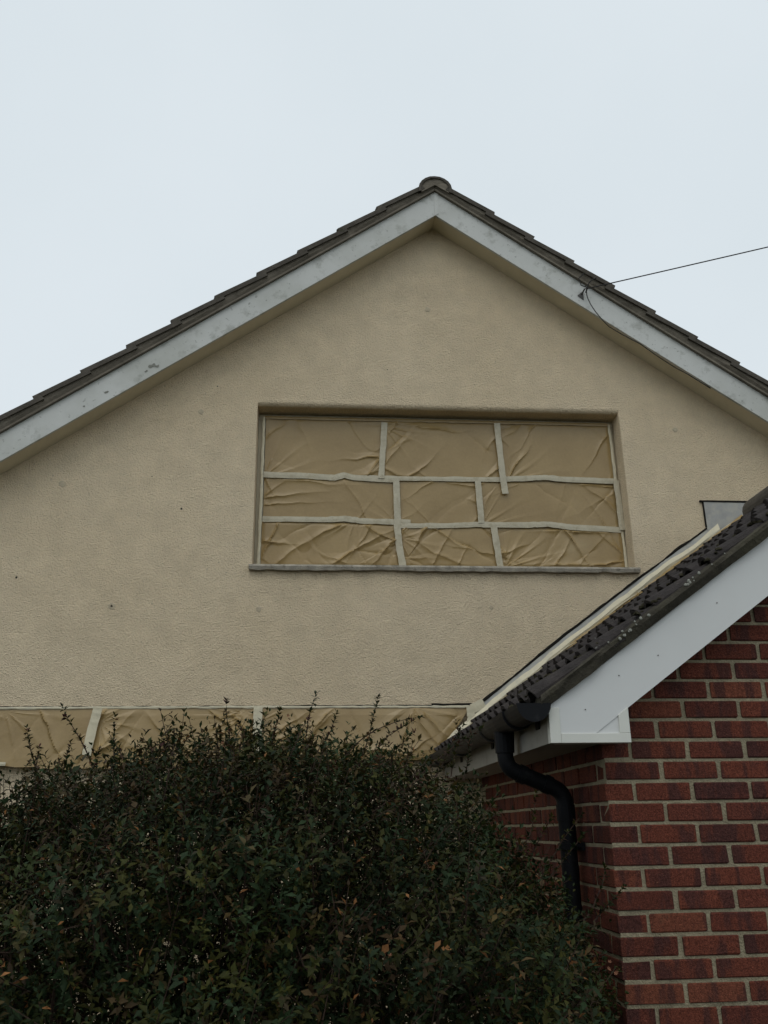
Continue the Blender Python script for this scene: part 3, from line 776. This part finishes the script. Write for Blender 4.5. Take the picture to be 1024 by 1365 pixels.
# band of paper hanging over the brickwork below the render
band = thing('wall_masking', 'band of brown paper taped along the lower edge of the cream render', 'masking paper', (-1.6, YW-.02, -.38))
bx = [-3.75, -2.43, -1.43, -.04]
BYY = YW - .012
for i in range(3):
    a, b = bx[i], bx[i+1]
    zr = -.37
    c10 = (b+.02, zr) if i < 2 else (-.27, -.33)
    fan = [[(-3.0, -.02, .8, 2.0)], [(-1.5, -.06, 1.2, 2.6), (-2.4, -.1, .7, 2.2)], [(-.42, .0, 1.3, 1.7), (-1.4, -.1, .8, 1.6)]][i]
    sheet('paper_sheet', (a-.01, zr), c10, (b-.01 if i == 2 else b+.02, -.010), (a-.01, -.006), BYY-.03, 150, 50, 60+i, .024, band, dens=1.3, pin=.06, fan=fan, edge=.05, ytop=BYY)
for x, dx in ((-2.415, -.045), (-1.418, .0)):
    tape([(x, -.010), (x+dx*.5, -.14), (x+dx, -.30)], .056, band, BYY-.046, 'tape_pale', int(x*10)+60)
tape([(-3.75,-.010),(-2.0,-.008),(-.8,-.010),(-.03,-.012)], .014, band, BYY-.010, 'tape_pale', 71)
tape([(-3.4,-.352),(-2.93,-.349)], .02, band, BYY-.055, 'tape_pale', 73)
wall_strip(-3.9, -.29, lambda x: -.004, lambda x: .0035, YW-.004, YW-.002, 200, .002, .004, 9).build('painted_shadow_line', 'gap_shade', house)  # thin dark strip paints the shadow line at the render's lower edge

# tape and paper dressing on the flashing
fm = thing('flashing_masking', 'cream tape and brown paper strips along the lead flashing', 'masking tape', (.8, YW-.05, .2))
def slope_tape(x0, x1, dz, hz, y, mat, seed, name, n=70, wob=.012, rel=.006):
    vs = []; fs = []
    for i in range(n+1):
        x = x0+(x1-x0)*i/n; c = RL(x)+dz+wob*(fbm(np.array([x*7.+seed]), np.array([3.+seed]), 3)[0]-.5)*2
        hw = hz/2*(1+.45*(fbm(np.array([x*5.+seed*2]), np.array([6.+seed]), 3)[0]-.5)*2)
        for q, s_ in ((-1, 0), (0, 1), (1, 0)):
            yy = y - rel*s_*(fbm(np.array([x*12.+seed]), np.array([q*3.+seed]), 2)[0]) + (.0 if q < 1 else .012)
            vs.append((x, yy, c+q*hw))
    m = len(vs); vs += [(a, b+.006, c) for a, b, c in vs]
    for i in range(n):
        for k in range(2): fs.append((3*i+k, 3*i+k+3, 3*i+k+4, 3*i+k+1)); fs.append(tuple(m+q for q in (3*i+k+1, 3*i+k+4, 3*i+k+3, 3*i+k)))
        fs += [(3*i, m+3*i, m+3*i+3, 3*i+3), (3*i+2, 3*i+5, m+3*i+5, m+3*i+2)]
    return MB().add(vs, fs).build(name, mat, fm)
slope_tape(-.22, 1.80, .060, .070, YW-.046, 'tape_pale', 3, 'tape_strip', wob=.016, rel=.016)
slope_tape(-.10, 1.2, .040, .020, YW-.056, 'tape', 13, 'tape_strip', wob=.010, rel=.014)
slope_tape(-.26, 1.15, .022, .048, YW-.062, 'paper', 5, 'paper_strip', wob=.016, rel=.02)
slope_tape(1.05, 1.98, .024, .048, YW-.062, 'paper', 8, 'paper_strip', wob=.016, rel=.02)
slope_tape(-.26, .75, .002, .022, YW-.078, 'tape_pale', 6, 'tape_strip', wob=.012)
slope_tape(.70, 1.60, .002, .016, YW-.078, 'tape_pale', 9, 'tape_strip', wob=.014)
tape([(-.055,-.015),(-.045,-.09),(-.075,-.17)], .05, fm, YW-.040, 'tape_pale', 81)
tape([(-.04,-.03),(.04,.01)], .06, fm, YW-.036, 'tape_pale', 82)
tape([(1.76,1.15),(2.0,1.30)], .07, fm, YW-.04, 'tape_pale', 83)

# ------------------------------------------------------------------ telephone wire, bracket and pole
br = thing('cable_bracket', 'small dark metal cable bracket screwed to the right bargeboard', 'bracket', (.915, BY-.002, 3.02))
MB().prism([(.885,3.022),(.928,2.985),(.930,3.062)], BY-.008, BY-.001).build('plate', 'metal', br)
MB().tube([(.915,BY-.008,3.03),(.925,BY-.06,3.045),(.945,BY-.062,3.05),(.945,BY-.02,3.04)], .006, 8).build('hook', 'metal', br)
wr = thing('telephone_wire', 'thin black telephone wire running off from the right bargeboard', 'wire', (.94, BY-.06, 3.03))
A = Vector((.935, BY-.06, 3.045)); Bp = Vector((21.0, -4.5, 5.9))
wp = [tuple(A.lerp(Bp, t) - Vector((0,0,1))*.2*4*t*(1-t)) for t in [i/40 for i in range(41)]]
MB().tube(wp, .0045, 6).build('span', 'wire', wr)
MB().tube([(.955,BY-.058,3.055),(.90,BY-.06,3.075),(.885,BY-.065,3.13),(.93,BY-.07,3.175)], .004, 6).build('loose_end', 'wire', wr)
loop = bez((1.02,BY-.075,3.135),(.93,BY-.075,3.10),(.94,BY-.05,3.00)) + bez((.94,BY-.05,3.00),(.96,BY-.03,2.90),(1.10,BY-.012,2.755)) + [(1.2,BY-.010,2.69),(1.32,BY-.012,2.62),(1.45,BY-.010,2.515),(1.56,BY-.009,2.435),(1.66,BY-.009,2.375),(1.83,BY+.02,2.281)]
MB().tube(loop, .004, 6).build('drop_cable', 'wire', wr)
pl = thing('telegraph_pole', 'tall timber telegraph pole carrying the telephone wire', 'pole', (Bp.x, Bp.y, -ZO))
MB().tube([(Bp.x,Bp.y,-ZO-.3),(Bp.x,Bp.y,2.0),(Bp.x,Bp.y,6.3)], [.14,.12,.10], 14).build('shaft', 'pole', pl, smooth=False)
MB().box(Bp.x-.35,Bp.x+.35,Bp.y-.05,Bp.y+.05,5.7,5.8).build('crossarm', 'pole', pl)

# ------------------------------------------------------------------ shrub
EYE = CAM.z - ZO
hx = np.array([-3.4,-2.7,-2.11,-1.98,-1.81,-1.64,-1.29,-1.01,-.83,-.67,-.55,-.475,-.38,-.26,-.17,-.12,-.10])
hz = np.array([-.80,-.70,-.635,-.585,-.505,-.455,-.425,-.45,-.48,-.515,-.62,-.74,-.835,-.955,-1.07,-1.22,-1.36])
SY0, SRY = -.10, 1.42
def top_z(x, y):
    H = np.interp(x, hx, hz)
    q = np.clip(np.abs((y-SY0)/SRY), 0, 1)
    base = -ZO
    return base + (H-base)*(1-q**2.2)**.5
def inside(p, grow=0):
    x, y, z = p.T
    lump = .10*(fbm(x*2.6+9, z*2.6+y*1.9, 3)-.5)*2 + .05*(fbm(x*7+3, z*7+y*6, 2)-.5)*2
    xr = np.interp(z, hz[6:][::-1], hx[6:][::-1])           # right flank limit
    return (z < top_z(x, y) - .06 + lump*1.0 + grow) & (np.abs((y-SY0)/SRY) < 1+lump) & (x < xr - .06 + lump*.5 - .36*np.clip(-(y+.25), -.5, 1.3)) & (x > -3.3)
def leaf_batch(pos, ax, nrm, ln, wd, tint):
    """folded pointed leaves: 6 verts, 4 tris each"""
    n = len(pos); sd = np.cross(ax, nrm)
    P = np.zeros((n, 6, 3))
    P[:,0] = pos; P[:,1] = pos + ax*(ln*.48)[:,None] + sd*(wd*.5)[:,None] + nrm*(wd*.16)[:,None]
    P[:,2] = pos + ax*(ln*.45)[:,None] - nrm*(wd*.03)[:,None]
    P[:,3] = pos + ax*(ln*.48)[:,None] - sd*(wd*.5)[:,None] + nrm*(wd*.16)[:,None]
    P[:,4] = pos + ax*ln[:,None] - nrm*(ln*.12)[:,None]; P[:,5] = P[:,4]
    F = np.array([(0,1,2),(0,2,3),(1,4,2),(2,4,3)])
    return P[:,:5], F, tint
def norm(a): return a/np.maximum(np.linalg.norm(a, axis=1, keepdims=True), 1e-9)

# sprig bases: rejection sample, biased to the shell
def sample(n, zmin, shell):
    outp = []
    while sum(len(o) for o in outp) < n:
        p = np.c_[rng.uniform(-3.2,.05,60000), rng.uniform(-1.6,1.0,60000), rng.uniform(zmin,-.35,60000)]
        ok = inside(p)
        depth = np.minimum(top_z(p[:,0], p[:,1]) - p[:,2], np.minimum((p[:,1]-(SY0-SRY))*1.1, 9))
        gap = fbm(p[:,0]*4.2+31, p[:,2]*4.2+p[:,1]*3.3+7, 2)
        keep = ok & ((gap > .40) | (depth > .22)) & (rng.random(len(p)) < np.where(depth < .12, 1, np.where(depth < .3, .55, shell)))
        outp.append(p[keep])
    return np.concatenate(outp)[:n]
bases = np.concatenate([sample(21000, -1.5, .30), sample(2000, -ZO+.1, .3)])
print('sprigs', len(bases))
ctr = np.array([-1.4, -.3, -1.35])
NLEAF = 9
cent = bases - ctr; cent[:,0] *= .5
sdir = norm(norm(cent)*.8 + np.array([0,0,.55]) + rng.normal(0,.42,bases.shape))
slen = rng.uniform(.06,.15,len(bases))
# colours
GREENS = np.array([(.030,.042,.012),(.022,.038,.015),(.042,.045,.010),(.019,.029,.009),(.050,.050,.011),(.026,.046,.018)])
REDS = np.array([(.095,.040,.028),(.12,.055,.030),(.075,.032,.028),(.13,.075,.030)])
sp_t = GREENS[rng.integers(0, len(GREENS), len(bases))]
red_s = rng.random(len(bases)) < np.where(bases[:,2] > -.75, .28, .12)
clump = fbm(bases[:,0]*3.1+5, bases[:,2]*3.1+bases[:,1]*2.3, 3)
sp_t = sp_t*(.30 + 1.15*clump)[:,None]
sp_t = np.where(red_s[:,None], sp_t*.6 + .4*REDS[rng.integers(0, 4, len(bases))], sp_t)
LP=[];LA=[];LN=[];LL=[];LW=[];LT=[]
def add_leaves(b, d, L, tint, count, size, szk=1.0):
    n = len(b); o = norm(np.cross(d, rng.normal(0,1,(n,3)))); o2 = np.cross(d, o)
    for k in range(count):
        t = (k//2+.6)/(count/2) if k < count-2 else np.ones(1)
        pa = b + d*(L*t)[:,None] if np.ndim(t) == 0 else b + d*L[:,None]
        side = (1 if k % 2 else -1); rotk = (k//2) % 2
        lat = (o if rotk == 0 else o2)*side
        f = .55 if k < count-2 else 1.5
        a = norm(lat + d*f + rng.normal(0,.28,(n,3)) + np.array([0,0,-.10]))
        nn = norm(np.cross(np.cross(a, d + np.array([0,0,.6])), a) + rng.normal(0,.25,(n,3)))
        nn = norm(nn - a*np.sum(nn*a,1)[:,None])
        ln = size*rng.uniform(.6,1.35,n)*szk*(1.0 if k < count-2 else .8); 
        LP.append(pa); LA.append(a); LN.append(nn); LL.append(ln); LW.append(ln*rng.uniform(.40,.52,n))
        tt = tint*rng.uniform(.7,1.35,(n,1))
        odd = rng.random(n) < .012
        tt = np.where(odd[:,None], np.array([(.19,.085,.030)])*rng.uniform(.7,1.5,(n,1)), tt)
        LT.append(tt)
add_leaves(bases, sdir, slen, sp_t, NLEAF+1, .0245, rng.uniform(.7,1.3,len(bases)))
# long shoots standing out of the top
CX = CAM.x; CY = CAM.y
stems = MB()
shoots = []
def shoot(p0, d, L, bend):
    pts = []; p = Vector(p0); dv = Vector(d).normalized()
    n = 7
    for i in range(n+1):
        pts.append(p.copy()); dv = (dv + Vector((random.gauss(0,.10), random.gauss(0,.10), random.gauss(0,.06))) + Vector(bend)*.12).normalized(); p = p + dv*(L/n)
    return pts
sx = []
for i in range(120):
    x = random.uniform(-2.6, -.30); y = random.uniform(-.6, .45)
    z = float(top_z(np.array([x]), np.array([y]))[0]) - .17
    d = (random.gauss(.05,.45), random.gauss(-.1,.35), random.uniform(.7,1.2)); L = random.uniform(.10,.20)
    sx.append(((x,y,z), d, L))
# the named ones that break the skyline over the paper
for (x,z,dx,L) in ((-1.36,-.47,-.30,.22),(-.98,-.47,.75,.36),(-.90,-.50,.35,.26),(-.72,-.53,.95,.32),(-.62,-.54,.2,.22),(-1.82,-.5,-.35,.28),(-1.24,-.46,.35,.18),(-1.98,-.55,-.4,.22),(-2.0,-.60,.1,.2),(-1.12,-.46,.1,.24),(-.40,-.80,.5,.26),(-.34,-.86,.9,.3),(-.2,-1.0,.9,.24)):
    sx.append(((x,-.25,z-.05), (dx,-.05,1.0), L*.8))
    sx.append(((x+.05,-.2,z-.06), (dx*.6+.25,-.05,1.0), L*.6))
tp0=[];td=[];tl=[]
for p0, d, L in sx:
    pts = shoot(p0, d, L, (0,0,random.uniform(-.5,.3)))
    stems.tube(pts, [.0032-.0022*i/7 for i in range(8)], 4, False)
    for i in range(1, 8):
        for _r in range(2):
            q = pts[i]; dv = (pts[i]-pts[i-1]).normalized()
            tp0.append(q); td.append(dv); tl.append(random.uniform(.006,.022))
tp0=np.array(tp0);td=np.array(td);tl=np.array(tl)
tt = GREENS[rng.integers(0,len(GREENS),len(tp0))]*.85; rs = rng.random(len(tp0)) < .2
tt = np.where(rs[:,None], REDS[rng.integers(0,4,len(tp0))]*.7, tt)
add_leaves(tp0, td, tl, tt, 5, .019)
# twigs of the sprigs (thin three-sided) and main stems from the base
idx = rng.choice(len(bases), 3800, replace=False)
for i in idx:
    b = Vector(bases[i]); d = Vector(sdir[i]); stems.tube([b - d*random.uniform(.05,.16) + Vector((random.gauss(0,.01),)*3), b, b + d*slen[i]], [.0026,.002,.0010], 3, False)
for i in range(85):
    a = random.random()*6.28; bx0 = Vector((-1.5+random.gauss(0,.55), -.4+random.gauss(0,.3), -ZO-.02))
    tgt = Vector(bases[random.randrange(11500)])
    mid = bx0.lerp(tgt, .5) + Vector((random.gauss(0,.12), random.gauss(0,.12), .25))
    stems.tube(bez(bx0, mid, tgt, 9), [.013*(1-.85*i_/9)*random.uniform(.7,1.1)+.001 for i_ in range(10)], 5, False)
shrub = thing('garden_shrub', 'large dark green shrub with small leaves and thin reddish shoots below the paper band', 'shrub', (-1.5, -.4, -ZO))
tag(stems.build('stems', 'bark', shrub), kind='stuff')
LP=np.concatenate(LP);LA=np.concatenate(LA);LN=np.concatenate(LN);LL=np.concatenate(LL);LW=np.concatenate(LW);LT=np.concatenate(LT)
P, F, T = leaf_batch(LP, LA, LN, LL, LW, LT)
n = len(P); print('leaves', n)
V = P.reshape(-1,3) + np.array([0,0,ZO]) - np.array(org(shrub)); FF = (F[None] + (np.arange(n)*5)[:,None,None]).reshape(-1,3)
me = bpy.data.meshes.new('foliage'); me.vertices.add(len(V)); me.vertices.foreach_set('co', V.ravel())
me.loops.add(FF.size); me.loops.foreach_set('vertex_index', FF.ravel())
me.polygons.add(len(FF)); me.polygons.foreach_set('loop_start', np.arange(0, FF.size, 3)); me.update(); me.validate()
ca = me.attributes.new('tint', 'FLOAT_COLOR', 'POINT')
ca.data.foreach_set('color', np.c_[np.repeat(T,5,axis=0), np.ones(n*5)].ravel())
tag(link('foliage', me, 'leaf', shrub), kind='stuff')
# dry flower calyces in small clusters at the shoot tips
fl = MB()
cand = np.where((bases[:,2] > -1.25) & (bases[:,1] < .4))[0]
for i in rng.choice(cand, 70, replace=False):
    c0 = Vector(bases[i]) + Vector(sdir[i])*slen[i]
    for q in range(random.randint(2,6)):
        c = c0 + Vector((random.gauss(0,.012), random.gauss(0,.012), random.gauss(0,.010)))
        ax = Vector((random.gauss(0,.5), random.gauss(-.3,.5), random.gauss(.3,.5))).normalized(); o1 = ax.orthogonal().normalized(); o2 = ax.cross(o1)
        for k in range(5):
            a = 2*math.pi*k/5; d = o1*math.cos(a)+o2*math.sin(a); s_ = o1*-math.sin(a)+o2*math.cos(a)
            fl.add([c, c+d*.0035+s_*.0018+ax*.002, c+d*.0065+ax*.004, c+d*.0035-s_*.0018+ax*.002], [(0,1,2,3)])
tag(fl.build('flower_heads', 'flower', shrub), kind='stuff')
print('bricks', nb)
